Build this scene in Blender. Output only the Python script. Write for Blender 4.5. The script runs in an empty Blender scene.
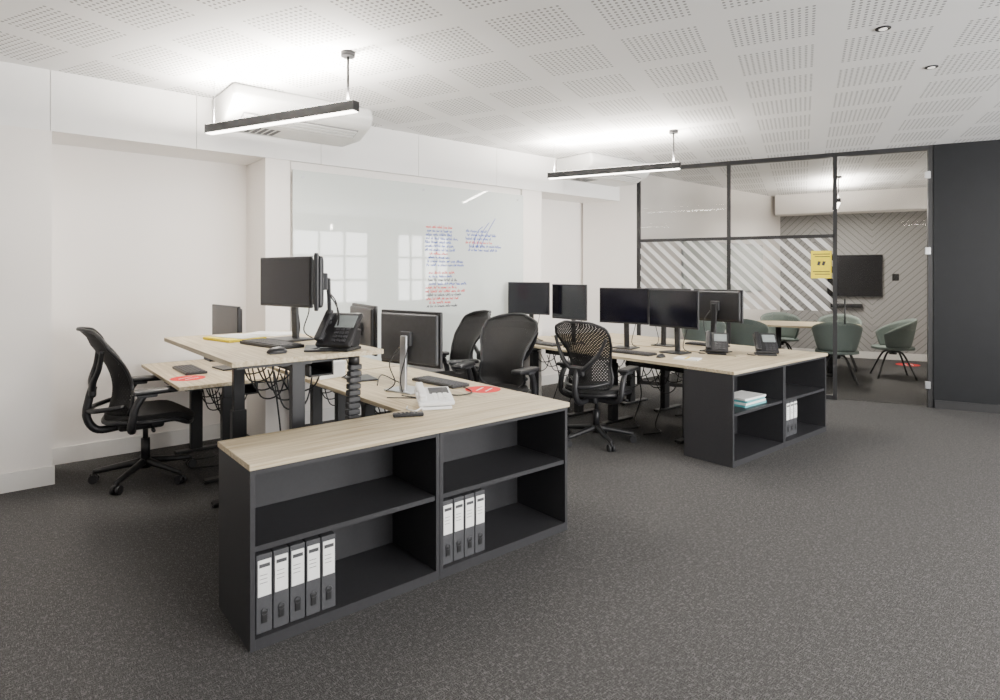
import bpy, bmesh, math, random
from mathutils import Vector, Matrix, Euler
random.seed(4)
S = bpy.context.scene
rad = math.radians

# ------------------------------------------------------------------ materials
def newmat(name):
    m = bpy.data.materials.new(name); m.use_nodes = True
    nt = m.node_tree; b = nt.nodes['Principled BSDF']
    return m, nt, b

def mat(name, col, rough=0.5, metal=0.0, var=0.06, scale=30, bump=0.0, emit=None, es=0, spec=None):
    m, nt, b = newmat(name)
    N = nt.nodes; L = nt.links
    tc = N.new('ShaderNodeTexCoord'); nz = N.new('ShaderNodeTexNoise')
    nz.inputs['Scale'].default_value = scale; nz.inputs['Detail'].default_value = 3
    L.new(tc.outputs['Object'], nz.inputs['Vector'])
    r = N.new('ShaderNodeValToRGB')
    c0 = [max(0, c*(1-var)) for c in col]; c1 = [min(1, c*(1+var)) for c in col]
    r.color_ramp.elements[0].color = (*c0, 1); r.color_ramp.elements[1].color = (*c1, 1)
    r.color_ramp.elements[0].position = 0.3; r.color_ramp.elements[1].position = 0.7
    L.new(nz.outputs['Fac'], r.inputs['Fac']); L.new(r.outputs['Color'], b.inputs['Base Color'])
    b.inputs['Roughness'].default_value = rough; b.inputs['Metallic'].default_value = metal
    if spec is not None: b.inputs['Specular IOR Level'].default_value = spec
    if bump:
        bp = N.new('ShaderNodeBump'); bp.inputs['Strength'].default_value = bump; bp.inputs['Distance'].default_value = 0.002
        L.new(nz.outputs['Fac'], bp.inputs['Height']); L.new(bp.outputs['Normal'], b.inputs['Normal'])
    if emit:
        b.inputs['Emission Color'].default_value = (*emit, 1); b.inputs['Emission Strength'].default_value = es
    return m

def math_node(nt, op, a, b=None, c=None):
    n = nt.nodes.new('ShaderNodeMath'); n.operation = op
    for i, v in enumerate((a, b, c)):
        if v is None: continue
        if isinstance(v, (int, float)): n.inputs[i].default_value = v
        else: nt.links.new(v, n.inputs[i])
    return n.outputs[0]

M_wall = mat('wall_paint', (0.88, 0.84, 0.80), 0.6, var=0.01, scale=3)
M_soffit = mat('soffit_paint', (0.88, 0.87, 0.855), 0.55, var=0.01, scale=3)
M_base = mat('baseboard_paint', (0.80, 0.78, 0.75), 0.4, var=0.01)
M_black = mat('black_frame', (0.010, 0.010, 0.011), 0.45, var=0.1)
M_blackwall = mat('charcoal_panel', (0.008, 0.009, 0.0105), 0.5, var=0.08, scale=6, spec=0.22)
M_cab = mat('graphite_laminate', (0.027, 0.027, 0.030), 0.5, var=0.06, scale=60, spec=0.35)
M_plastic = mat('black_plastic', (0.014, 0.014, 0.016), 0.42, var=0.1)
M_mesh = mat('graphite_mesh', (0.018, 0.0175, 0.018), 0.6, var=0.1, spec=0.25)
M_plastic2 = mat('dark_grey_plastic', (0.045, 0.046, 0.05), 0.5, var=0.1)
M_fabric = mat('black_fabric', (0.015, 0.0145, 0.015), 0.8, var=0.3, scale=300, bump=0.3, spec=0.25)
M_metal = mat('black_metal', (0.020, 0.020, 0.022), 0.4, 0.3, var=0.05)
M_silver = mat('silver', (0.55, 0.56, 0.58), 0.3, 0.9, var=0.03)
M_white = mat('white_plastic', (0.85, 0.85, 0.85), 0.35, var=0.02)
M_acwhite = mat('ac_white', (0.72, 0.72, 0.71), 0.4, var=0.01)
M_acgrey = mat('ac_vent_grey', (0.25, 0.25, 0.25), 0.5, var=0.03)
M_paper = mat('paper', (0.85, 0.85, 0.83), 0.8, var=0.02)
M_yellow = mat('yellow_card', (0.85, 0.68, 0.01), 0.6, var=0.04)
M_red = mat('red_sticker', (0.70, 0.008, 0.012), 0.6, var=0.04, spec=0.2)
M_blue = mat('blue_ink', (0.02, 0.06, 0.42), 0.5)
M_redink = mat('red_ink', (0.68, 0.02, 0.02), 0.5)
M_blackink = mat('black_ink', (0.03, 0.03, 0.05), 0.5)
M_teal = mat('teal_cover', (0.12, 0.42, 0.45), 0.5)
M_green = mat('sage_felt', (0.15, 0.185, 0.168), 0.85, var=0.12, scale=200, bump=0.2)
M_key = mat('key_caps', (0.035, 0.035, 0.04), 0.5)
M_lcd = mat('grey_lcd', (0.25, 0.28, 0.28), 0.2)
M_screen = mat('monitor_screen', (0.006, 0.006, 0.012), 0.14, var=0.1, scale=2, spec=0.45)
M_tv = mat('tv_screen', (0.008, 0.008, 0.01), 0.35, var=0.1, scale=2, spec=0.25)
M_binder = mat('binder_board', (0.045, 0.046, 0.051), 0.6, var=0.08, scale=80)
M_strip = mat('lamp_diffuser', (1, 1, 1), 0.5, emit=(1.0, 0.93, 0.84), es=14)
M_downl = mat('downlight_glow', (1, 1, 1), 0.5, emit=(1.0, 0.93, 0.84), es=1.0)
M_board = mat('glass_whiteboard', (0.66, 0.705, 0.68), 0.03, var=0.01, scale=2, spec=0.5)

def wood(name, axis):
    m, nt, b = newmat(name); N = nt.nodes; L = nt.links
    tc = N.new('ShaderNodeTexCoord'); mp = N.new('ShaderNodeMapping')
    sc = [34, 34, 34]; sc[axis] = 1.3
    mp.inputs['Scale'].default_value = sc
    L.new(tc.outputs['Object'], mp.inputs['Vector'])
    nz = N.new('ShaderNodeTexNoise'); nz.inputs['Scale'].default_value = 1.8; nz.inputs['Detail'].default_value = 5
    nz.inputs['Distortion'].default_value = 0.4
    L.new(mp.outputs['Vector'], nz.inputs['Vector'])
    r = N.new('ShaderNodeValToRGB'); e = r.color_ramp.elements
    e[0].position = 0.3; e[0].color = (0.39, 0.305, 0.185, 1)
    e[1].position = 0.68; e[1].color = (0.66, 0.575, 0.41, 1)
    L.new(nz.outputs['Fac'], r.inputs['Fac']); L.new(r.outputs['Color'], b.inputs['Base Color'])
    b.inputs['Roughness'].default_value = 0.5; b.inputs['Specular IOR Level'].default_value = 0.35
    return m
M_woodX = wood('light_oak_x', 0); M_woodY = wood('light_oak_y', 1)

def carpet():
    m, nt, b = newmat('carpet'); N = nt.nodes; L = nt.links
    tc = N.new('ShaderNodeTexCoord')
    def streak(rot, sx, sy, scale):
        mp = N.new('ShaderNodeMapping'); mp.inputs['Scale'].default_value = (sx, sy, 1)
        mp.inputs['Rotation'].default_value = (0, 0, rot)
        L.new(tc.outputs['Object'], mp.inputs['Vector'])
        n = N.new('ShaderNodeTexNoise'); n.inputs['Scale'].default_value = scale; n.inputs['Detail'].default_value = 3
        L.new(mp.outputs['Vector'], n.inputs['Vector'])
        r = N.new('ShaderNodeValToRGB'); r.color_ramp.elements[0].position = 0.55; r.color_ramp.elements[1].position = 0.68
        L.new(n.outputs['Fac'], r.inputs['Fac'])
        return r.outputs['Color']
    a = streak(0, 22, 105, 1.8); c = streak(0, 105, 22, 1.8)
    mx = math_node(nt, 'MAXIMUM', a, c)
    fine = N.new('ShaderNodeTexNoise'); fine.inputs['Scale'].default_value = 240; fine.inputs['Detail'].default_value = 2
    L.new(tc.outputs['Object'], fine.inputs['Vector'])
    fr = N.new('ShaderNodeValToRGB'); fe = fr.color_ramp.elements
    fe[0].position = 0.36; fe[0].color = (0.022, 0.0215, 0.022, 1); fe[1].position = 0.64; fe[1].color = (0.090, 0.088, 0.087, 1)
    L.new(fine.outputs['Fac'], fr.inputs['Fac'])
    mix = N.new('ShaderNodeMix'); mix.data_type = 'RGBA'
    L.new(math_node(nt, 'MULTIPLY', mx, 0.42), mix.inputs[0])
    L.new(fr.outputs['Color'], mix.inputs[6]); mix.inputs[7].default_value = (0.23, 0.226, 0.222, 1)
    L.new(mix.outputs[2], b.inputs['Base Color'])
    b.inputs['Roughness'].default_value = 0.95; b.inputs['Specular IOR Level'].default_value = 0.15
    bp = N.new('ShaderNodeBump'); bp.inputs['Strength'].default_value = 0.5; bp.inputs['Distance'].default_value = 0.004
    L.new(fine.outputs['Fac'], bp.inputs['Height']); L.new(bp.outputs['Normal'], b.inputs['Normal'])
    return m
M_carpet = carpet()

ANG = rad(23.4)
def ceiling_mat():
    m, nt, b = newmat('perforated_ceiling'); N = nt.nodes; L = nt.links
    tc = N.new('ShaderNodeTexCoord'); mp = N.new('ShaderNodeMapping')
    mp.vector_type = 'POINT'; mp.inputs['Rotation'].default_value = (0, 0, -ANG)
    L.new(tc.outputs['Object'], mp.inputs['Vector'])
    sp = N.new('ShaderNodeSeparateXYZ'); L.new(mp.outputs['Vector'], sp.inputs[0])
    P = 0.619; off = (0.1445, 0.1495)
    ins = []; dots = []
    for i in (0, 1):
        v = math_node(nt, 'ADD', sp.outputs[i], 50*P + off[i])
        f = math_node(nt, 'MODULO', v, P)
        cc = math_node(nt, 'SUBTRACT', f, P/2)
        ab = math_node(nt, 'ABSOLUTE', cc)
        ins.append(math_node(nt, 'LESS_THAN', ab, 0.234))
        h = math_node(nt, 'MODULO', math_node(nt, 'ADD', cc, 0.036*20 + 0.018), 0.036)
        dots.append(math_node(nt, 'SUBTRACT', h, 0.018))
    d2 = math_node(nt, 'ADD', math_node(nt, 'MULTIPLY', dots[0], dots[0]), math_node(nt, 'MULTIPLY', dots[1], dots[1]))
    hole = math_node(nt, 'LESS_THAN', d2, 0.0088**2)
    k = math_node(nt, 'MULTIPLY', math_node(nt, 'MULTIPLY', ins[0], ins[1]), hole)
    mix = N.new('ShaderNodeMix'); mix.data_type = 'RGBA'
    L.new(k, mix.inputs[0]); mix.inputs[6].default_value = (0.88, 0.88, 0.88, 1); mix.inputs[7].default_value = (0.25, 0.25, 0.25, 1)
    L.new(mix.outputs[2], b.inputs['Base Color']); b.inputs['Roughness'].default_value = 0.7
    return m
M_ceil = ceiling_mat()

def slat_mat():
    m, nt, b = newmat('diagonal_slat_panel'); N = nt.nodes; L = nt.links
    tc = N.new('ShaderNodeTexCoord'); sp = N.new('ShaderNodeSeparateXYZ'); L.new(tc.outputs['Object'], sp.inputs[0])
    yy = math_node(nt, 'PINGPONG', math_node(nt, 'ADD', sp.outputs[1], 20.0), 0.9)
    s = math_node(nt, 'ADD', yy, sp.outputs[2])
    f = math_node(nt, 'MODULO', math_node(nt, 'ADD', s, 50), 0.12)
    k = math_node(nt, 'LESS_THAN', f, 0.018)
    mix = N.new('ShaderNodeMix'); mix.data_type = 'RGBA'
    L.new(k, mix.inputs[0]); mix.inputs[6].default_value = (0.33, 0.325, 0.32, 1); mix.inputs[7].default_value = (0.18, 0.177, 0.175, 1)
    L.new(mix.outputs[2], b.inputs['Base Color']); b.inputs['Roughness'].default_value = 0.7
    return m
M_slat = slat_mat()

def glass_mat(name, stripes=False, tint=0.86):
    m = bpy.data.materials.new(name); m.use_nodes = True; nt = m.node_tree; N = nt.nodes; L = nt.links
    N.clear(); out = N.new('ShaderNodeOutputMaterial')
    tr = N.new('ShaderNodeBsdfTransparent'); tr.inputs[0].default_value = (tint, tint*1.005, tint, 1)
    gl = N.new('ShaderNodeBsdfGlossy'); gl.inputs['Roughness'].default_value = 0.01
    fr = N.new('ShaderNodeFresnel'); fr.inputs[0].default_value = 1.35
    mx = N.new('ShaderNodeMixShader')
    L.new(fr.outputs[0], mx.inputs[0]); L.new(tr.outputs[0], mx.inputs[1]); L.new(gl.outputs[0], mx.inputs[2])
    res = mx.outputs[0]
    if stripes:
        tc = N.new('ShaderNodeTexCoord'); sp = N.new('ShaderNodeSeparateXYZ'); L.new(tc.outputs['Object'], sp.inputs[0])
        s = math_node(nt, 'SUBTRACT', sp.outputs[2], sp.outputs[1])
        f = math_node(nt, 'MODULO', math_node(nt, 'ADD', s, 50), 0.15)
        k = math_node(nt, 'MULTIPLY', math_node(nt, 'LESS_THAN', f, 0.07), 0.85)
        df = N.new('ShaderNodeBsdfDiffuse'); df.inputs[0].default_value = (0.9, 0.9, 0.9, 1)
        tl = N.new('ShaderNodeBsdfTranslucent'); tl.inputs[0].default_value = (0.9, 0.9, 0.9, 1)
        m1 = N.new('ShaderNodeMixShader'); m1.inputs[0].default_value = 0.3
        L.new(df.outputs[0], m1.inputs[1]); L.new(tl.outputs[0], m1.inputs[2])
        m2 = N.new('ShaderNodeMixShader'); L.new(k, m2.inputs[0]); L.new(res, m2.inputs[1]); L.new(m1.outputs[0], m2.inputs[2])
        res = m2.outputs[0]
    L.new(res, out.inputs[0])
    return m
M_glass = glass_mat('clear_glass', tint=0.84); M_glass_st = glass_mat('striped_film_glass', True, tint=0.66)
M_glass_door = glass_mat('door_glass', tint=0.96)

# ------------------------------------------------------------------ mesh builder
class B:
    def __init__(s, name):
        s.name = name; s.bm = bmesh.new(); s.mats = []
    def mi(s, m):
        if m not in s.mats: s.mats.append(m)
        return s.mats.index(m)
    def absorb(s, t, m, smooth=False, M=None):
        if M is not None: bmesh.ops.transform(t, matrix=M, verts=t.verts)
        i = s.mi(m)
        for f in t.faces:
            f.material_index = i
            if smooth: f.smooth = True
        me = bpy.data.meshes.new('tmp'); t.to_mesh(me); t.free()
        s.bm.from_mesh(me); bpy.data.meshes.remove(me)
    def box(s, c, size, m, rot=(0, 0, 0), bev=0.0, seg=2):
        t = bmesh.new(); bmesh.ops.create_cube(t, size=1)
        bmesh.ops.scale(t, vec=size, verts=t.verts)
        if bev:
            bmesh.ops.bevel(t, geom=list(t.edges), offset=min(bev, min(size)*0.45), segments=seg, profile=0.5, affect='EDGES')
        s.absorb(t, m, False, Matrix.Translation(c) @ Euler(rot).to_matrix().to_4x4())
    def mm(s, x0, x1, y0, y1, z0, z1, m, bev=0.0):
        s.box(((x0+x1)/2, (y0+y1)/2, (z0+z1)/2), (abs(x1-x0), abs(y1-y0), abs(z1-z0)), m, bev=bev)
    def cyl(s, p0, p1, r0, m, r1=None, n=16, smooth=True):
        p0 = Vector(p0); p1 = Vector(p1); r1 = r0 if r1 is None else r1
        d = p1-p0; t = bmesh.new()
        bmesh.ops.create_cone(t, cap_ends=True, segments=n, radius1=r0, radius2=r1, depth=d.length)
        if smooth:
            for f in t.faces:
                if len(f.verts) == 4: f.smooth = True
        M = Matrix.Translation((p0+p1)/2) @ d.to_track_quat('Z', 'Y').to_matrix().to_4x4()
        s.absorb(t, m, False, M)
    def tube(s, pts, r, m, n=8, closed=False, sub=6):
        pts = [Vector(p) for p in pts]
        P = []
        L = len(pts)
        rng = range(L if closed else L-1)
        for i in rng:
            if closed: a, b, c, d = pts[(i-1) % L], pts[i], pts[(i+1) % L], pts[(i+2) % L]
            else: a, b, c, d = pts[max(i-1, 0)], pts[i], pts[i+1], pts[min(i+2, L-1)]
            for k in range(sub):
                t = k/sub
                P.append(0.5*((2*b)+(-a+c)*t+(2*a-5*b+4*c-d)*t*t+(-a+3*b-3*c+d)*t**3))
        if not closed: P.append(pts[-1])
        t = bmesh.new(); rings = []; K = len(P); up = Vector((0.13, 0.27, 0.95))
        rr = r if callable(r) else (lambda q: r)
        for i, p in enumerate(P):
            a = P[(i-1) % K] if closed else P[max(i-1, 0)]; b = P[(i+1) % K] if closed else P[min(i+1, K-1)]
            d = (b-a).normalized(); u = d.cross(up)
            if u.length < 0.05: u = d.cross(Vector((1, 0, 0)))
            u.normalize(); v = d.cross(u)
            q = rr(i/(K-1))
            rings.append([t.verts.new(p+u*math.cos(2*math.pi*j/n)*q+v*math.sin(2*math.pi*j/n)*q) for j in range(n)])
        for i in range(K if closed else K-1):
            A = rings[i]; C = rings[(i+1) % K]
            for j in range(n):
                t.faces.new((A[j], A[(j+1) % n], C[(j+1) % n], C[j]))
        if not closed:
            t.faces.new(rings[0]); t.faces.new(rings[-1][::-1])
        bmesh.ops.recalc_face_normals(t, faces=t.faces)
        s.absorb(t, m, True)
    def surf(s, f, nu, nv, th, m):
        t = bmesh.new(); e = 1e-3; A = []; C = []
        for i in range(nu+1):
            ra = []; rc = []
            for j in range(nv+1):
                u = i/nu; v = j/nv; p = f(u, v)
                du = f(min(u+e, 1), v)-f(max(u-e, 0), v); dv = f(u, min(v+e, 1))-f(u, max(v-e, 0))
                n = du.cross(dv)
                n = n.normalized() if n.length > 1e-12 else Vector((0, 0, 1))
                ra.append(t.verts.new(p)); rc.append(t.verts.new(p+n*th))
            A.append(ra); C.append(rc)
        for i in range(nu):
            for j in range(nv):
                t.faces.new((A[i][j], A[i][j+1], A[i+1][j+1], A[i+1][j]))
                t.faces.new((C[i][j], C[i+1][j], C[i+1][j+1], C[i][j+1]))
        for i in range(nu):
            t.faces.new((A[i][0], A[i+1][0], C[i+1][0], C[i][0])); t.faces.new((A[i][nv], C[i][nv], C[i+1][nv], A[i+1][nv]))
        for j in range(nv):
            t.faces.new((A[0][j], C[0][j], C[0][j+1], A[0][j+1])); t.faces.new((A[nu][j], A[nu][j+1], C[nu][j+1], C[nu][j]))
        bmesh.ops.recalc_face_normals(t, faces=t.faces)
        s.absorb(t, m, True)
    def perforated(s, f, cols, rows, m, fill=0.52, hwf=0.26):
        """flexible shell with staggered horizontal slots (two skins 4 mm apart)."""
        for dx in (0.0, -0.004):
            g = (lambda u, v, dx=dx: f(u, v)+Vector((dx, 0, 0)))
            t = bmesh.new(); dv = 1/rows
            for r in range(rows):
                v0 = r*dv; v1 = v0+dv; a = v0+dv*fill/2; c = v1-dv*fill/2
                nseg = 24
                for (p, q) in ((v0, a), (c, v1)):
                    for i in range(nseg):
                        u0 = i/nseg; u1 = (i+1)/nseg
                        t.faces.new([t.verts.new(g(*w)) for w in ((u0, p), (u1, p), (u1, q), (u0, q))])
                odd = r % 2
                for i in range(cols+1+odd):
                    uc = (i/cols) if not odd else ((i-0.5)/cols)
                    hw = hwf/cols
                    u0 = max(0, min(1, uc-hw)); u1 = max(0, min(1, uc+hw))
                    if u1-u0 < 0.004: continue
                    t.faces.new([t.verts.new(g(*w)) for w in ((u0, a), (u1, a), (u1, c), (u0, c))])
            s.absorb(t, m, False)
    def prism(s, poly, z0, z1, m, M=None, bev=0):
        t = bmesh.new(); vs = [t.verts.new((x, y, z0)) for x, y in poly]
        f = t.faces.new(vs); r = bmesh.ops.extrude_face_region(t, geom=[f])
        for v in r['geom']:
            if isinstance(v, bmesh.types.BMVert): v.co.z = z1
        bmesh.ops.recalc_face_normals(t, faces=t.faces)
        if bev: bmesh.ops.bevel(t, geom=list(t.edges), offset=bev, segments=3, profile=0.5, affect='EDGES')
        s.absorb(t, m, False, M)
    def mesh(s):
        me = bpy.data.meshes.new(s.name); s.bm.to_mesh(me); s.bm.free()
        for m in s.mats: me.materials.append(m)
        return me
    def done(s, loc=(0, 0, 0), rz=0):
        return place(s.name, s.mesh(), loc, rz)
def place(name, me, loc, rz=0, sc=1.0):
    o = bpy.data.objects.new(name, me); o.location = loc; o.rotation_euler = (0, 0, rz); o.scale = (sc, sc, sc)
    S.collection.objects.link(o); return o

# ------------------------------------------------------------------ room shell
H = 2.93; YW = 5.84; YC = 5.31; SP = 8.201; SF = 12.5
b = B('floor'); b.mm(-3.2, 16, -3.7, 7.6, -0.1, 0, M_carpet); b.done()
b = B('ceiling'); b.mm(-3.2, 16, -3.7, 7.6, H, H+0.1, M_ceil); b.done()
b = B('wall_left'); b.mm(-3.2, 6.75, YW, YW+0.15, 0, H, M_wall); b.done()
b = B('wall_left_pier'); b.mm(-3.0, 0.31, YC, YW, 0, 2.5, M_wall); b.done()
b = B('column'); b.mm(1.80, 2.02, YC+0.01, YW, 0, 2.5, M_wall, bev=0.003); b.done()
b = B('column'); b.mm(4.80, 5.12, YC+0.01, YW, 0, 2.5, M_wall, bev=0.003); b.done()
b = B('trim_soffit')
xs = [-3.0, -1.35, 0.30, 1.25, 2.30, 3.35, 4.40, 5.50, 6.62]
for i in range(len(xs)-1):
    b.mm(xs[i]+0.002, xs[i+1]-0.002, YC, YC+0.02, 2.5, H, M_soffit)
b.mm(-3.0, 6.60, YC+0.02, YW, 2.503, H, M_soffit)
b.done()
b = B('baseboard_left')
b.mm(0.31, 1.80, YW-0.015, YW, 0, 0.13, M_base); b.mm(2.02, 4.8, YW-0.015, YW, 0, 0.13, M_base)
b.mm(5.12, 6.3, YW-0.015, YW, 0, 0.13, M_base)
b.mm(-3.0, 0.325, YC-0.015, YC, 0, 0.13, M_base); b.mm(0.31, 0.325, YC, YW, 0, 0.13, M_base)
b.done()
def cd(s, c): return (s*math.cos(ANG)-c*math.sin(ANG), s*math.sin(ANG)+c*math.cos(ANG))
b = B('wall_meeting_left'); b.mm(6.70, 11.6, YC, YC+0.12, 0, H, M_wall); b.done()
b = B('wall_meeting_back'); b.mm(SF, SF+0.12, -2.5, 0.8, 0, H, M_slat); b.done(rz=ANG)
b = B('trim_bulkhead'); b.mm(SF-0.45, SF, -2.3, 0.45, 2.58, H, M_wall); b.done(rz=ANG)
b = B('wall_meeting_right'); b.mm(SP+0.1, SF, -2.45, -2.3, 0, H, M_wall); b.done(rz=ANG)
b = B('baseboard_meeting'); b.mm(SF-0.015, SF, -2.3, 0.3, 0, 0.12, M_base); b.done(rz=ANG)
b = B('wall_stub'); b.mm(SP-0.04, SP+0.06, 2.02, 2.78, 0, H, M_wall); b.done(rz=ANG)
b = B('wall_black')
c0 = -1.30
for k in range(6):
    b.mm(SP-0.04, SP+0.08, c0-1.0*(k+1)+0.002, c0-1.0*k-0.002, 0.0, H, M_blackwall)
b.mm(SP-0.03, SP+0.07, c0-6, c0, 0.0, H, M_black)
b.done(rz=ANG)
b = B('baseboard_right'); b.mm(SP-0.055, SP-0.04, c0-6, c0-0.01, 0, 0.09, M_black); b.done(rz=ANG)
b = B('window_partition')
posts = [1.996, 0.842, -0.344, -1.275]
for c in posts: b.mm(SP-0.03, SP+0.03, c-0.022, c+0.022, 0, H, M_black)
b.mm(SP-0.03, SP+0.03, posts[3], posts[0], H-0.05, H, M_black)
b.mm(SP-0.03, SP+0.03, posts[2], posts[0], 1.925, 1.965, M_black)
b.mm(SP-0.03, SP+0.03, posts[2], posts[0], 0, 0.05, M_black)
for a, d in ((posts[1], posts[0]), (posts[2], posts[1])):
    for (z0, z1, mt) in ((1.965, H-0.05, M_glass), (0.05, 1.05, M_glass), (1.05, 1.925, M_glass_st)):
        t = bmesh.new(); vs = [t.verts.new(p) for p in ((SP, a+.022, z0), (SP, d-.022, z0), (SP, d-.022, z1), (SP, a+.022, z1))]
        t.faces.new(vs); b.absorb(t, mt)
b.done(rz=ANG)
b = B('door_glass')
b.mm(SP-0.005, SP+0.005, posts[3]+0.035, posts[2]-0.035, 0.012, H-0.06, M_glass_door)
for z in (0.25, 1.75, 2.6):
    b.mm(SP-0.045, SP-0.01, posts[3]+0.0, posts[3]+0.05, z-0.04, z+0.04, M_silver, bev=0.004)
b.cyl((SP-0.05, posts[2]-0.10, 0.9), (SP-0.05, posts[2]-0.10, 1.2), 0.009, M_black)
for z in (0.93, 1.17): b.cyl((SP-0.05, posts[2]-0.10, z), (SP, posts[2]-0.10, z), 0.007, M_black)
b.done(rz=ANG)
b = B('yellow_sign')
b.mm(SP-0.012, SP-0.008, -0.31, -0.09, 1.44, 1.77, M_yellow)
for yy in (-0.225, -0.175): b.box((SP-0.013, yy, 1.62), (0.002, 0.03, 0.05), M_blackink, rot=(0.3, 0, 0))
for i, z in enumerate((1.73, 1.70, 1.52, 1.49)): b.mm(SP-0.014, SP-0.012, -0.29, -0.11-0.02*(i % 2), z-0.005, z+0.005, M_blackink)
b.done(rz=ANG)
YR = -3.5; wins = [(1.2, 3.9), (4.7, 7.4), (8.2, 9.9)]
b = B('wall_rear')
b.mm(-3.2, 11, YR-0.2, YR, 0, 0.75, M_wall); b.mm(-3.2, 11, YR-0.2, YR, 2.6, H, M_wall)
e = -3.2
for a, c in wins+[(11, 11)]:
    b.mm(e, a, YR-0.2, YR, 0.75, 2.6, M_wall); e = c
b.done()
for i, (a, c) in enumerate(wins):
    b = B('window_%d' % (i+1))
    for x in [a+0.025+(c-a-0.05)*q/4 for q in range(5)]: b.mm(x-0.025, x+0.025, YR-0.03, YR+0.02, 0.75, 2.6, M_black)
    for z in (0.775, 1.35, 1.95, 2.575): b.mm(a, c, YR-0.03, YR+0.02, z-0.025, z+0.025, M_black)
    b.done()
    li = bpy.data.lights.new('window_daylight', 'AREA'); li.shape = 'RECTANGLE'; li.size = c-a-0.1; li.size_y = 1.75
    li.energy = 150*(c-a); li.color = (1.0, 0.99, 0.97)
    lo = bpy.data.objects.new('window_daylight', li); lo.location = ((a+c)/2, YR-0.04, 1.68)
    lo.rotation_euler = Vector((0, 1, 0)).to_track_quat('-Z', 'Z').to_euler()
    S.collection.objects.link(lo)
b = B('wall_side'); b.mm(-3.2, -3.0, YR, YW, 0, H, M_wall); b.done()

# ------------------------------------------------------------------ glass whiteboard
b = B('glass_whiteboard')
b.mm(2.03, 4.79, YC-0.02, YC-0.012, 0.55, 2.42, M_board)
b.mm(2.03, 4.79, YC+0.03, YC+0.06, 0.5, 2.5, M_wall)
for x in (2.12, 3.4, 4.70):
    for z in (0.62, 2.36): b.cyl((x, YC-0.026, z), (x, YC+0.04, z), 0.012, M_silver)
def scrib(x0, x1, z0, z1, rows, inks):
    for r in range(rows):
        z = z1-(r+0.5)*(z1-z0)/rows; x = x0+random.uniform(0, 0.06); ink = random.choice(inks)
        end = x1-random.uniform(0, 0.4)*(x1-x0)
        while x < end:
            nl = random.randint(2, 7)
            for q in range(nl):
                hh = random.choice((0.020, 0.020, 0.032))
                b.box((x, YC-0.0208, z+hh/2-0.009), (0.0062, 0.001, hh), ink, rot=(0, random.uniform(-.7, .7), 0))
                if random.random() < 0.7: b.box((x+0.005, YC-0.0208, z+random.uniform(-.008, .008)), (0.011, 0.001, 0.0055), ink, rot=(0, random.uniform(-.5, .5), 0))
                x += 0.0125
            x += 0.014
scrib(3.42, 3.90, 1.56, 2.0, 11, [M_redink, M_blue, M_blue, M_redink])
scrib(3.42, 3.90, 1.13, 1.52, 10, [M_redink, M_redink, M_blackink, M_blue])
scrib(3.94, 4.45, 1.73, 1.98, 6, [M_blue, M_blue, M_redink])
for q in range(3):
    b.tube([(4.36-0.09*q, YC-0.021, 2.12-0.05*q), (4.24-0.07*q, YC-0.021, 1.95), (4.14-0.05*q, YC-0.021, 1.78)], 0.004, M_blue, n=5)
b.done()
b = B('meeting_whiteboard'); b.mm(8.1, 10.6, YC-0.03, YC-0.005, 1.2, 2.0, M_board); b.mm(8.08, 10.62, YC-0.012, YC-0.001, 1.18, 2.02, M_silver); b.done()

# ------------------------------------------------------------------ pendants
def pendant(loc_right, length=1.42, rodpos=0.07, up=115, down=30, rz=ANG):
    b = B('pendant_lamp')
    b.mm(-0.03, 0.03, 0, length, -0.028, 0.035, M_black, bev=0.003)
    b.mm(-0.026, 0.026, 0.012, length-0.012, -0.034, -0.027, M_strip)
    b.mm(-0.024, 0.024, 0.015, length-0.015, 0.034, 0.037, M_strip)
    top = H-2.57
    b.cyl((0, rodpos, 0.03), (0, rodpos, top-0.01), 0.008, M_black)
    b.cyl((0, rodpos, top-0.03), (0, rodpos, top), 0.045, M_black)
    b.cyl((0, length-rodpos, 0.03), (0, length-rodpos, top-0.002), 0.0015, M_silver)
    o = b.done(loc=(*loc_right, 2.57), rz=rz)
    for nm, e, z, r in (('uplight', up, 0.05, 180), ('downlight', down, -0.045, 0)):
        li = bpy.data.lights.new(nm, 'AREA'); li.shape = 'RECTANGLE'; li.size = 0.05; li.size_y = length-0.05
        li.energy = e; li.color = (1.0, 0.93, 0.84)
        lo = bpy.data.objects.new(nm, li); lo.location = (0, length/2, z); lo.rotation_euler = (rad(r), 0, 0)
        lo.parent = o; S.collection.objects.link(lo)
pendant((1.79, 3.58)); pendant((5.24, 3.45))
pendant(cd(10.1, -0.47), length=1.3, up=65, down=60, rz=ANG-rad(90))
# unseen pendants added behind the viewpoint to brighten the right of the ceiling
pendant((5.9, -2.5), up=100); pendant((2.4, -2.5), up=100)
def downl(x, y):
    b = B('recessed_downlight')
    b.cyl((0, 0, -0.006), (0, 0, 0.0), 0.04, M_black, n=24); b.cyl((0, 0, -0.008), (0, 0, -0.005), 0.022, M_downl, n=20)
    b.done(loc=(x, y, H))
downl(5.0, 1.29); downl(4.0, 1.27)

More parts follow.
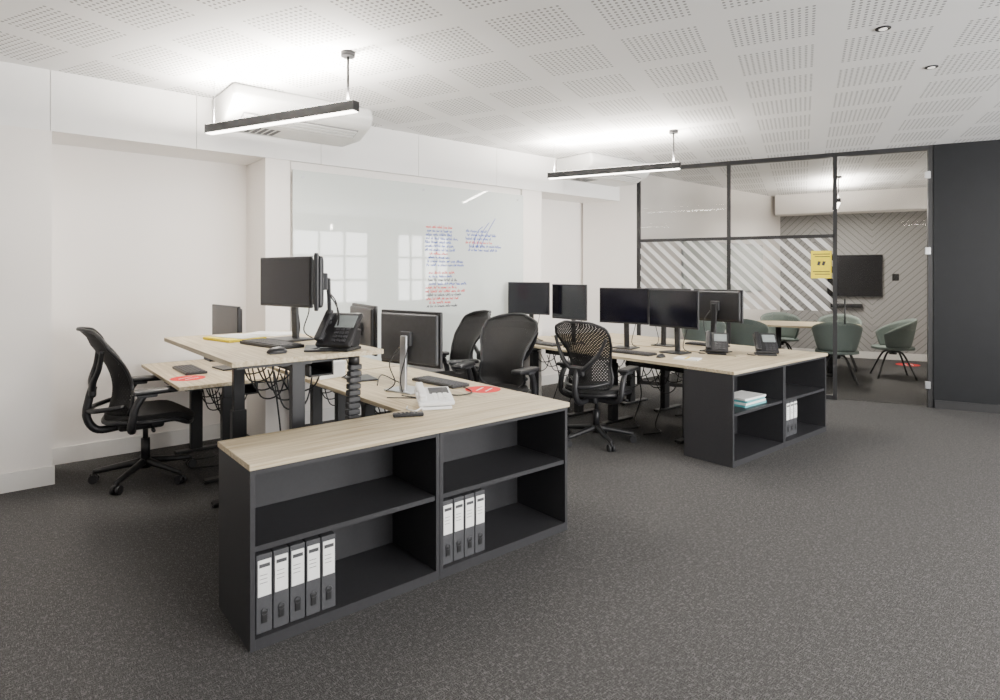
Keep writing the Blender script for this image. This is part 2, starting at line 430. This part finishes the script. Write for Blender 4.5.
# ------------------------------------------------------------------ AC units
def ac(x0, x1):
    b = B('air_conditioner')
    prof = [(YC-0.001, H-0.002), (YC-0.001, 2.68), (4.95, 2.675), (4.76, 2.75), (4.70, 2.83), (4.74, H-0.002)]
    M = Matrix(((0, 0, 1, 0), (1, 0, 0, 0), (0, 1, 0, 0), (0, 0, 0, 1)))
    b.prism(prof, x0, x1, M_acwhite, M=M, bev=0.03)
    an = math.atan2(-0.075, 0.19)
    b.box(((x0+x1)/2, 4.86, 2.708), (x1-x0-0.2, 0.13, 0.008), M_acgrey, rot=(an, 0, 0), bev=0.003)
    for k in range(3):
        b.box(((x0+x1)/2, 4.822+0.036*k, 2.716-0.014*k), (x1-x0-0.22, 0.026, 0.008), M_acwhite, rot=(an, 0, 0))
    for k in range(6):
        b.box((x0+0.2+k*0.05, 5.12, 2.678), (0.03, 0.22, 0.006), M_plastic2)
    b.done()
ac(1.36, 2.52); ac(5.35, 6.5)

# ------------------------------------------------------------------ cabinets
def cabinet(x0, x1, y0, y1):
    b = B('shelf_cabinet'); z1 = 0.715; xm = (x0+x1)/2; T = 0.02
    for a, c in ((x0, xm-0.001), (xm+0.001, x1)):
        b.mm(a, a+T, y0+0.006, y1, 0, z1, M_cab, bev=0.001); b.mm(c-T, c, y0+0.006, y1, 0, z1, M_cab, bev=0.001)
        b.mm(a+T, c-T, y0+0.006, y1, 0.0, 0.045, M_cab); b.mm(a+T, c-T, y0+0.015, y1, 0.385, 0.407, M_cab)
        b.mm(a+T, c-T, y0+0.006, y1, z1-T, z1, M_cab); b.mm(a+T, c-T, y1-0.012, y1, 0.045, z1-T, M_cab)
        for z in (0.2, 0.26, 0.5, 0.56):
            for yy in (y0+0.06, y1-0.07):
                b.cyl((c-T-0.0015, yy, z), (c-T, yy, z), 0.004, M_black, n=8)
    b.mm(x0-0.006, x1+0.006, y0-0.006, y1, z1, 0.74, M_woodX, bev=0.002)
    b.done()
cabinet(0.765, 2.552, 2.43, 2.865)
cabinet(4.335, 6.04, 2.39, 2.825)
def binders(x0, n, y, z, w=0.068):
    b = B('lever_arch_binders')
    for i in range(n):
        x = x0+(i+0.5)*w; h = 0.315
        b.box((x, y+0.145, z+h/2), (w-0.004, 0.285, h), M_binder, bev=0.003)
        b.box((x, y+0.001, z+h*0.70), (w-0.016, 0.003, h*0.46), M_paper)
        b.box((x, y-0.001, z+h*0.86), (w-0.026, 0.002, 0.014), M_plastic2)
        for k in range(3): b.box((x-0.004, y-0.001, z+h*(0.74-0.05*k)), (w-0.038, 0.002, 0.0015), M_plastic2)
        b.box((x, y-0.001, z+h*0.20), (0.022, 0.002, 0.045), M_black, bev=0.0005)
        pts = [(x+0.013*math.cos(a*math.pi/4), y-0.001, z+h*0.27+0.013*math.sin(a*math.pi/4)) for a in range(8)]
        b.tube(pts, 0.0016, M_plastic2, n=6, closed=True, sub=2)
    b.done()
binders(0.795, 5, 2.46, 0.0455); binders(1.69, 4, 2.46, 0.0455); binders(5.36, 3, 2.46, 0.0455, 0.072)
b = B('stack_of_books')
for i, (m, w) in enumerate(((M_teal, 0.34), (M_paper, 0.33), (M_teal, 0.32), (M_paper, 0.33))):
    b.box((0, 0, 0.009+0.018*i), (w, 0.22, 0.017), m, rot=(0, 0, random.uniform(-.06, .06)), bev=0.001)
b.done(loc=(4.80, 2.56, 0.408))

# ------------------------------------------------------------------ desks
def desk(x0, x1, y0, y1, z):
    b = B('office_desk'); xm = (x0+x1)/2
    b.mm(x0, x1, y0, y1, z-0.025, z, M_woodY, bev=0.002)
    for y in (y0+0.22, y1-0.22):
        b.mm(xm-0.16, xm+0.28, y-0.035, y+0.035, 0.008, 0.030, M_black, bev=0.006)
        for sx in (-0.14, 0.26): b.cyl((xm+sx, y, 0), (xm+sx, y, 0.012), 0.022, M_plastic)
        b.mm(xm-0.045, xm+0.045, y-0.03, y+0.03, 0.03, min(0.60, z-0.14), M_black, bev=0.004)
        b.mm(xm-0.035, xm+0.035, y-0.022, y+0.022, 0.5, z-0.03, M_metal, bev=0.003)
        b.mm(x0+0.08, x1-0.08, y-0.03, y+0.03, z-0.065, z-0.0255, M_black)
    b.mm(xm-0.08, xm-0.04, y0+0.22, y1-0.22, z-0.075, z-0.035, M_black); b.mm(xm+0.04, xm+0.08, y0+0.22, y1-0.22, z-0.075, z-0.035, M_black)
    b.mm(xm+0.10, xm+0.24, y0+0.3, y1-0.3, z-0.16, z-0.15, M_black); b.mm(xm+0.10, xm+0.11, y0+0.3, y1-0.3, z-0.16, z-0.1, M_black)
    b.mm(xm+0.23, xm+0.24, y0+0.3, y1-0.3, z-0.16, z-0.026, M_black)
    b.mm(x0+0.02, x0+0.08, y0+0.45, y0+0.57, z-0.05, z-0.026, M_plastic, bev=0.004)
    for k in range(9):
        yy = y0+0.32+0.10*k; dz = 0.05+0.035*((k*7) % 4)
        if yy+0.2 > y1-0.05: continue
        b.tube([(xm+0.17, yy, z-0.15), (xm+0.14, yy+0.04, z-0.18-dz), (xm+0.05, yy+0.12, z-0.20-dz), (xm+0.02, yy+0.2, z-0.16)], 0.005, M_black, n=6)
    for q in (0.0, 0.25):
        b.tube([(xm+0.17, y1-0.35-q, z-0.15), (xm+0.22, y1-0.4-q, 0.3), (xm+0.16, y1-0.36-q, 0.03), (xm+0.05, y1-0.5-q, 0.008), (xm-0.15, y1-0.45-q, 0.008)], 0.006, M_black, n=6)
    b.done()
desk(0.83, 1.61, 2.90, 4.34, 1.08)
desk(0.93, 1.66, 4.40, 5.74, 0.74)
desk(1.70, 2.552, 2.868, 4.28, 0.74)
desk(1.72, 2.552, 4.32, 5.25, 0.74)
desk(4.335, 5.15, 2.828, 4.12, 0.74)
desk(4.335, 5.15, 4.14, 5.27, 0.74)
desk(5.20, 6.04, 2.828, 4.12, 0.74)
desk(5.20, 6.04, 4.14, 5.24, 0.74)

# ------------------------------------------------------------------ task chair
def task_chair_mesh(fine=True):
    b = B('task_chair')
    for k in range(5):
        a = 2*math.pi*k/5+0.3; c, s = math.cos(a), math.sin(a)
        b.tube([(0.03*c, 0.03*s, 0.125), (0.16*c, 0.16*s, 0.105), (0.32*c, 0.32*s, 0.078)], lambda q: 0.028-0.011*q, M_metal, n=8)
        cx, cy = 0.32*c, 0.32*s
        b.cyl((cx, cy, 0.05), (cx, cy, 0.085), 0.009, M_metal)
        px, py = -s, c
        for sg in (-1, 1):
            b.cyl((cx+px*0.007*sg, cy+py*0.007*sg, 0.03), (cx+px*0.028*sg, cy+py*0.028*sg, 0.03), 0.03, M_plastic, n=16)
        b.box((cx, cy, 0.054), (0.05, 0.016, 0.022), M_plastic, rot=(0, 0, a), bev=0.005)
    b.cyl((0, 0, 0.085), (0, 0, 0.15), 0.045, M_metal, r1=0.034)
    b.cyl((0, 0, 0.15), (0, 0, 0.29), 0.029, M_plastic); b.cyl((0, 0, 0.29), (0, 0, 0.40), 0.017, M_metal)
    b.box((-0.03, 0, 0.405), (0.28, 0.19, 0.07), M_plastic, bev=0.022, seg=3)
    b.cyl((0.02, -0.09, 0.40), (0.02, -0.27, 0.40), 0.007, M_plastic); b.cyl((0.02, -0.25, 0.40), (0.02, -0.30, 0.40), 0.012, M_plastic)
    def seat_pt(u, v, z):
        a = 2*u-1; c = 2*v-1
        x = a*math.sqrt(1-0.38*c*c); y = c*math.sqrt(1-0.38*a*a)
        zz = z+0.018*c*c - (0.15*(a-0.55)**1.5 if a > 0.55 else 0) + (0.02*(-a-0.6) if a < -0.6 else 0)
        return Vector((0.02+0.27*x, 0.275*y, zz))
    b.surf(lambda u, v: seat_pt(u, v, 0.435), 16, 16, 0.05, M_fabric)
    rim = [seat_pt(min(max(0.5+0.72*math.cos(t), 0), 1), min(max(0.5+0.72*math.sin(t), 0), 1), 0.438) for t in [2*math.pi*i/28 for i in range(28)]]
    b.tube(rim, 0.016, M_plastic, n=8, closed=True, sub=2)
    keys = [(0.0, 0.13), (0.06, 0.19), (0.14, 0.222), (0.24, 0.215), (0.36, 0.196), (0.5, 0.212), (0.68, 0.25), (0.82, 0.268), (0.92, 0.25), (0.97, 0.21), (1.0, 0.15)]
    def width(v):
        for i in range(len(keys)-1):
            if v <= keys[i+1][0]+1e-9:
                q = (v-keys[i][0])/(keys[i+1][0]-keys[i][0]); q = max(0, min(1, q)); q = q if i in (0, len(keys)-2) else q*q*(3-2*q)
                return keys[i][1]+(keys[i+1][1]-keys[i][1])*q
        return keys[-1][1]
    def back_pt(u, v):
        c = 2*u-1; w = width(v)
        z = 0.47+0.63*v
        x = -0.24 + 0.06*math.sin(math.pi*min(v*1.25, 1)) - 0.13*v*v + 0.11*c*c*(1-0.25*v)
        if v > 0.9: x -= (v-0.9)*0.25
        z2 = z - 0.03*c*c*max(0, v-0.6)/0.4 - 0.025*(1-abs(c))*max(0, v-0.8)/0.2*0.6
        return Vector((x, w*c, z2))
    if fine: b.perforated(back_pt, 20, 48, M_mesh, fill=0.64, hwf=0.30)
    else: b.perforated(back_pt, 24, 56, M_mesh, fill=0.86, hwf=0.42)
    loop = [back_pt(0.0, i/16) for i in range(17)]+[back_pt(i/8, 1.0) for i in range(1, 8)]+[back_pt(1.0, 1-i/16) for i in range(17)]+[back_pt(1-i/8, 0.0) for i in range(1, 8)]
    b.tube(loop, 0.012, M_plastic, n=8, closed=True, sub=2)
    b.tube([(-0.12, 0, 0.40), (-0.28, 0, 0.39), (-0.345, 0, 0.48), (-0.335, 0, 0.60), (-0.31, 0, 0.69)], 0.026, M_plastic, n=10)
    b.box((-0.315, 0, 0.665), (0.045, 0.14, 0.09), M_plastic, bev=0.018)
    for sg in (-1, 1):
        b.tube([(-0.315, 0.03*sg, 0.66), (-0.315, 0.12*sg, 0.73), (-0.285, 0.20*sg, 0.83), (-0.27, 0.255*sg, 0.95)], lambda q: 0.023-0.009*q, M_plastic, n=8)
        b.tube([(-0.34, 0, 0.53), (-0.29, 0.12*sg, 0.54), (-0.145, 0.215*sg, 0.565)], lambda q: 0.020-0.006*q, M_plastic, n=8)
        b.tube([(-0.10, 0.07*sg, 0.405), (-0.10, 0.22*sg, 0.40), (-0.11, 0.30*sg, 0.44), (-0.09, 0.31*sg, 0.56), (-0.04, 0.305*sg, 0.645)], lambda q: 0.027-0.003*q, M_plastic, n=10)
        b.box((0.03, 0.30*sg, 0.668), (0.28, 0.10, 0.034), M_plastic, rot=(0, 0, -0.12*sg), bev=0.016, seg=3)
        b.box((-0.02, 0.305*sg, 0.645), (0.12, 0.07, 0.024), M_plastic2, bev=0.008)
    return b.mesh()
TCm = task_chair_mesh(True); TCs = task_chair_mesh(False)
place('task_chair', TCm, (0.84, 5.02, 0), rad(-4), 1.02)
place('task_chair', TCm, (4.10, 3.56, 0), rad(10), 1.0)
place('task_chair', TCs, (3.30, 4.00, 0), rad(200), 1.03)
place('task_chair', TCs, (3.36, 4.74, 0), rad(170), 1.03)

# ------------------------------------------------------------------ monitors
def monitor(x, y, zd, zlo, zhi, phi, w=0.54, away=False, foot='black', backmat=None):
    b = B('computer_monitor'); h = zhi-zlo; zc = (zlo+zhi)/2-zd; bm_ = backmat or M_plastic
    b.box((0, 0, zc), (0.022, w, h), M_plastic, bev=0.006)
    b.box((-0.0115, 0, zc+0.004), (0.002, w-0.022, h-0.03), M_screen)
    b.box((0.018, 0, zc), (0.03, w*0.94, h*0.90), bm_, bev=0.014, seg=3)
    fm = M_silver if foot == 'silver' else M_plastic
    b.box((0.040, 0, zc), (0.03, 0.09, 0.09), M_plastic2, bev=0.006)
    b.box((0.064, 0, zc/2+0.005), (0.022, 0.055, zc+0.03), fm, rot=(0, -0.03, 0), bev=0.006)
    b.box((0.03, 0, 0.006), (0.19, 0.24, 0.012), fm, bev=0.005)
    b.tube([(0.05, 0.03, zc-0.05), (0.10, 0.05, zc-0.12), (0.11, 0.02, 0.09), (0.12, 0.05, 0.006)], 0.004, M_black, n=6)
    b.tube([(0.05, -0.05, zc-0.05), (0.11, -0.08, zc-0.16), (0.10, -0.04, 0.06), (0.14, -0.08, 0.006)], 0.004, M_black, n=6)
    b.done(loc=(x, y, zd+0.0005), rz=rad(phi-90) + (math.pi if away else 0))
R1 = 1.08; D0 = 0.74
monitor(1.36, 3.66, R1, 1.286, 1.59, 102)
monitor(1.33, 3.12, R1, 1.30, 1.59, 66)
monitor(1.40, 5.05, D0, 0.93, 1.24, 95)
monitor(2.05, 3.34, D0, 0.90, 1.25, 103, away=True, foot='silver', backmat=M_plastic2)
monitor(2.02, 3.92, D0, 0.93, 1.27, 80, away=True)
monitor(4.58, 4.97, D0, 1.04, 1.40, 106, w=0.54)
monitor(4.74, 4.50, D0, 1.00, 1.38, 86)
monitor(4.86, 3.86, D0, 0.99, 1.35, 102)
monitor(4.92, 3.32, D0, 0.98, 1.34, 90)
monitor(5.36, 3.12, D0, 1.03, 1.34, 86, away=True)
monitor(5.40, 3.72, D0, 1.03, 1.34, 94, away=True)

# ------------------------------------------------------------------ phones, keyboards, misc
def phone(x, y, z, rz, m1=M_plastic, m2=M_key, flat=False):
    b = B('desk_phone'); t = rad(12 if flat else 48)
    R = Matrix.Rotation(-t, 4, 'Y')
    def P(px, py, pz):
        v = R @ Vector((px, py, pz)); return v+Vector((0.0, 0, 0.012))
    def tb(c, s_, m, bev=0.0):
        b.box(P(*c), s_, m, rot=(0, -t, 0), bev=bev)
    tb((0.11, 0, 0.02), (0.22, 0.20, 0.026), m1, 0.008)
    tb((0.155, -0.03, 0.035), (0.08, 0.11, 0.004), M_lcd if m1 is not M_white else M_plastic2)
    for i in range(4):
        for j in range(3): tb((0.03+0.025*i, -0.06+0.03*j, 0.036), (0.017, 0.022, 0.005), m2, 0.001)
    for zz in (0.045, 0.175): tb((zz, 0.075, 0.045), (0.055, 0.048, 0.035), m1, 0.012)
    tb((0.11, 0.075, 0.062), (0.20, 0.042, 0.022), m1, 0.010)
    if not flat: b.box((0.12, 0, 0.06), (0.09, 0.14, 0.11), m1, rot=(0, 0.25, 0), bev=0.01)
    b.box((0.07, 0, 0.008), (0.15, 0.17, 0.016), m1, bev=0.005)
    b.tube([(0.0, 0.08, 0.02), (-0.03, 0.12, 0.008), (0.03, 0.16, 0.006), (0.10, 0.15, 0.006)], 0.004, m1, n=6)
    b.done(loc=(x, y, z+0.0005), rz=rz)
phone(1.36, 2.98, R1, rad(35))
phone(1.86, 2.76, D0, rad(65), M_white, M_paper, flat=True)
phone(5.14, 3.0, D0, rad(30)); phone(5.42, 2.66, D0, rad(40))
def keyboard(x, y, z, rz):
    b = B('keyboard'); b.box((0, 0, 0.009), (0.15, 0.44, 0.018), M_plastic, bev=0.004)
    for i in range(5):
        for j in range(18): b.box((-0.055+0.0265*i, -0.20+0.0235*j, 0.0195), (0.021, 0.019, 0.006), M_key)
    b.done(loc=(x, y, z+0.0005), rz=rz)
def mouse(x, y, z, rz):
    b = B('computer_mouse')
    def f(u, v):
        a = 2*math.pi*u; ph = v*math.pi/2
        return Vector((0.052*math.cos(a)*math.cos(ph), 0.03*math.sin(a)*math.cos(ph), 0.006+0.028*math.sin(ph)))
    b.surf(f, 24, 8, 0.0008, M_plastic)
    b.box((0, 0, 0.004), (0.085, 0.045, 0.008), M_plastic, bev=0.002)
    b.cyl((0.025, -0.003, 0.028), (0.025, 0.003, 0.028), 0.007, M_plastic2); b.done(loc=(x, y, z+0.0005), rz=rz)
keyboard(1.20, 3.45, R1, rad(10)); mouse(1.1, 3.08, R1, 0)
keyboard(2.33, 3.42, D0, rad(5)); keyboard(1.15, 5.1, D0, 0)
keyboard(4.60, 3.55, D0, rad(4)); mouse(4.58, 3.22, D0, 0); keyboard(4.48, 4.62, D0, rad(-4)); mouse(4.48, 4.28, D0, 0)
keyboard(5.72, 3.45, D0, 0)
b = B('remote_control'); b.box((0, 0, 0.009), (0.16, 0.045, 0.018), M_plastic, bev=0.006)
for i in range(5):
    for j in range(2): b.box((-0.05+0.022*i, -0.009+0.018*j, 0.0185), (0.012, 0.010, 0.004), M_plastic2)
b.done(loc=(1.66, 2.73, D0+0.0005), rz=rad(-25))
def sticker(x, y, z, r=0.085):
    b = B('distancing_sticker'); b.cyl((0, 0, 0.0002), (0, 0, 0.0012), r, M_red, n=32)
    for q in (-0.35, 0.2): b.box((0, q*r, 0.0015), (r*1.0, 0.09*r, 0.0006), M_paper)
    b.done(loc=(x, y, z), rz=rad(30))
sticker(2.42, 3.06, D0, 0.115); sticker(1.06, 4.75, D0, 0.115)
x_, y_ = cd(11.9, -1.55); sticker(x_, y_, 0.0005, 0.17)
b = B('yellow_folder'); b.box((0, 0, 0.008), (0.24, 0.32, 0.016), M_yellow, bev=0.002); b.box((0.03, 0.0, 0.018), (0.19, 0.29, 0.004), M_paper, rot=(0, 0, 0.15)); b.done(loc=(1.14, 3.92, R1+0.0005), rz=rad(12))
b = B('paper_sheets')
for i in range(3): b.box((0.01*i, 0.015*i, 0.001+0.0015*i), (0.21, 0.30, 0.0013), M_paper, rot=(0, 0, 0.2*i))
b.done(loc=(1.44, 4.12, R1+0.0005), rz=rad(20))
b = B('storage_box'); b.box((0, 0, 0.05), (0.22, 0.16, 0.10), M_paper, bev=0.003); b.box((0, 0, 0.105), (0.23, 0.17, 0.02), M_white, bev=0.004); b.done(loc=(1.84, 4.16, D0+0.0005), rz=0.2)
b = B('notepad')
b.box((0, 0, 0.006), (0.15, 0.21, 0.012), M_paper, bev=0.001); b.box((0, 0, 0.0125), (0.15, 0.02, 0.002), M_yellow); b.done(loc=(4.66, 3.0, D0+0.0005), rz=0.3)
b = B('desk_cable')
b.tube([(1.98, 2.98, D0+0.006), (2.1, 3.08, D0+0.006), (2.18, 2.98, D0+0.006), (2.3, 3.02, D0+0.006), (2.36, 3.2, D0+0.006)], 0.004, M_black, n=6)
b.tube([(1.95, 3.6, D0+0.006), (2.05, 3.72, D0+0.05), (2.12, 3.6, D0+0.006), (2.2, 3.66, D0+0.006)], 0.004, M_black, n=6)
b.tube([(1.80, 3.2, D0+0.006), (1.84, 3.0, D0+0.03), (1.95, 3.05, D0+0.006), (1.9, 3.2, D0+0.006)], 0.004, M_black, n=6)
b.done()
b = B('cable_spine')
n = 28
for i in range(n):
    z = 0.06+i*(0.96/n); x = 0.008*math.sin(i*0.25)
    b.box((x, 0, z), (0.07, 0.045, 0.030), M_plastic, bev=0.006)
    b.cyl((x, 0, z), (x, 0, z+0.036), 0.016, M_plastic2, n=8)
b.cyl((0, 0, 0), (0, 0, 0.04), 0.08, M_plastic); b.cyl((0, 0, 1.0), (0, 0, 1.052), 0.03, M_plastic)
b.done(loc=(1.48, 2.99, 0))
# meeting room
b = B('wall_tv'); b.mm(SF-0.07, SF-0.03, -1.25, -0.40, 1.10, 1.84, M_plastic, bev=0.006); b.mm(SF-0.072, SF-0.069, -1.235, -0.415, 1.115, 1.825, M_tv)
b.mm(SF-0.03, SF, -1.0, -0.6, 1.2, 1.5, M_black)
b.done(rz=ANG)
b = B('wall_switch'); b.mm(SF-0.012, SF, -1.50, -1.40, 1.38, 1.50, M_black, bev=0.003); b.done(rz=ANG)
b = B('soundbar'); b.mm(SF-0.09, SF-0.0, -0.95, -0.45, 0.90, 0.97, M_plastic, bev=0.01); b.done(rz=ANG)
b = B('meeting_table')
pts = []
for i in range(40):
    a = 2*math.pi*i/40; c, s = math.cos(a), math.sin(a)
    pts.append((0.5*math.copysign(abs(c)**0.55, c), 0.75*math.copysign(abs(s)**0.55, s)))
b.prism(pts, 0.715, 0.74, M_woodY)
b.mm(-0.25, 0.25, -0.4, 0.4, 0.0, 0.02, M_black, bev=0.006)
for yy in (-0.35, 0.35): b.cyl((0, yy, 0.02), (0, yy, 0.715), 0.04, M_black)
b.done(loc=(9.4, 4.05, 0), rz=ANG)
def tub_mesh():
    b = B('tub_chair')
    def sh(u, v):
        a = (u*2-1)*rad(125); k = math.cos(a/1.4)
        top = 0.62+0.23*max(0, k)**0.8
        z = 0.43+(top-0.43)*v
        r = 0.21+0.085*v**0.7
        return Vector((-r*math.cos(a), r*1.05*math.sin(a), z))
    b.surf(sh, 28, 8, 0.022, M_green)
    b.surf(lambda u, v: Vector(((0.03+0.235*v)*math.cos(2*math.pi*u), (0.03+0.235*v)*math.sin(2*math.pi*u), 0.425+0.02*v*v)), 28, 4, 0.035, M_green)
    b.cyl((0, 0, 0.40), (0, 0, 0.43), 0.20, M_green, n=24); b.cyl((0, 0, 0.33), (0, 0, 0.40), 0.05, M_black)
    for k in range(4):
        a = rad(45+90*k); c, s = math.cos(a), math.sin(a)
        b.tube([(0.02*c, 0.02*s, 0.37), (0.15*c, 0.15*s, 0.34), (0.33*c, 0.33*s, 0.012)], 0.014, M_black, n=8)
        b.cyl((0.33*c, 0.33*s, 0), (0.33*c, 0.33*s, 0.012), 0.016, M_black)
    return b.mesh()
TB = tub_mesh()
for x, y, r in ((8.92, 3.40, 25), (10.0, 3.05, 120), (8.52, 4.50, 10), (7.86, 4.80, 40), (9.95, 4.66, 215), (10.2, 3.85, 200)):
    place('tub_chair', TB, (x, y, 0), rad(r))

# ------------------------------------------------------------------ world + camera
w = bpy.data.worlds.new('World'); S.world = w; w.use_nodes = True
bg = w.node_tree.nodes['Background']; bg.inputs[0].default_value = (0.85, 0.9, 1.0, 1); bg.inputs[1].default_value = 1.5
cam = bpy.data.cameras.new('Camera'); cam.sensor_width = 36; cam.lens = 603/1000*36; cam.shift_y = -0.075
cam.clip_start = 0.05
co = bpy.data.objects.new('Camera', cam); co.location = (0, 0, 1.48); co.rotation_euler = (rad(90), 0, rad(50.05-90))
S.collection.objects.link(co); S.camera = co
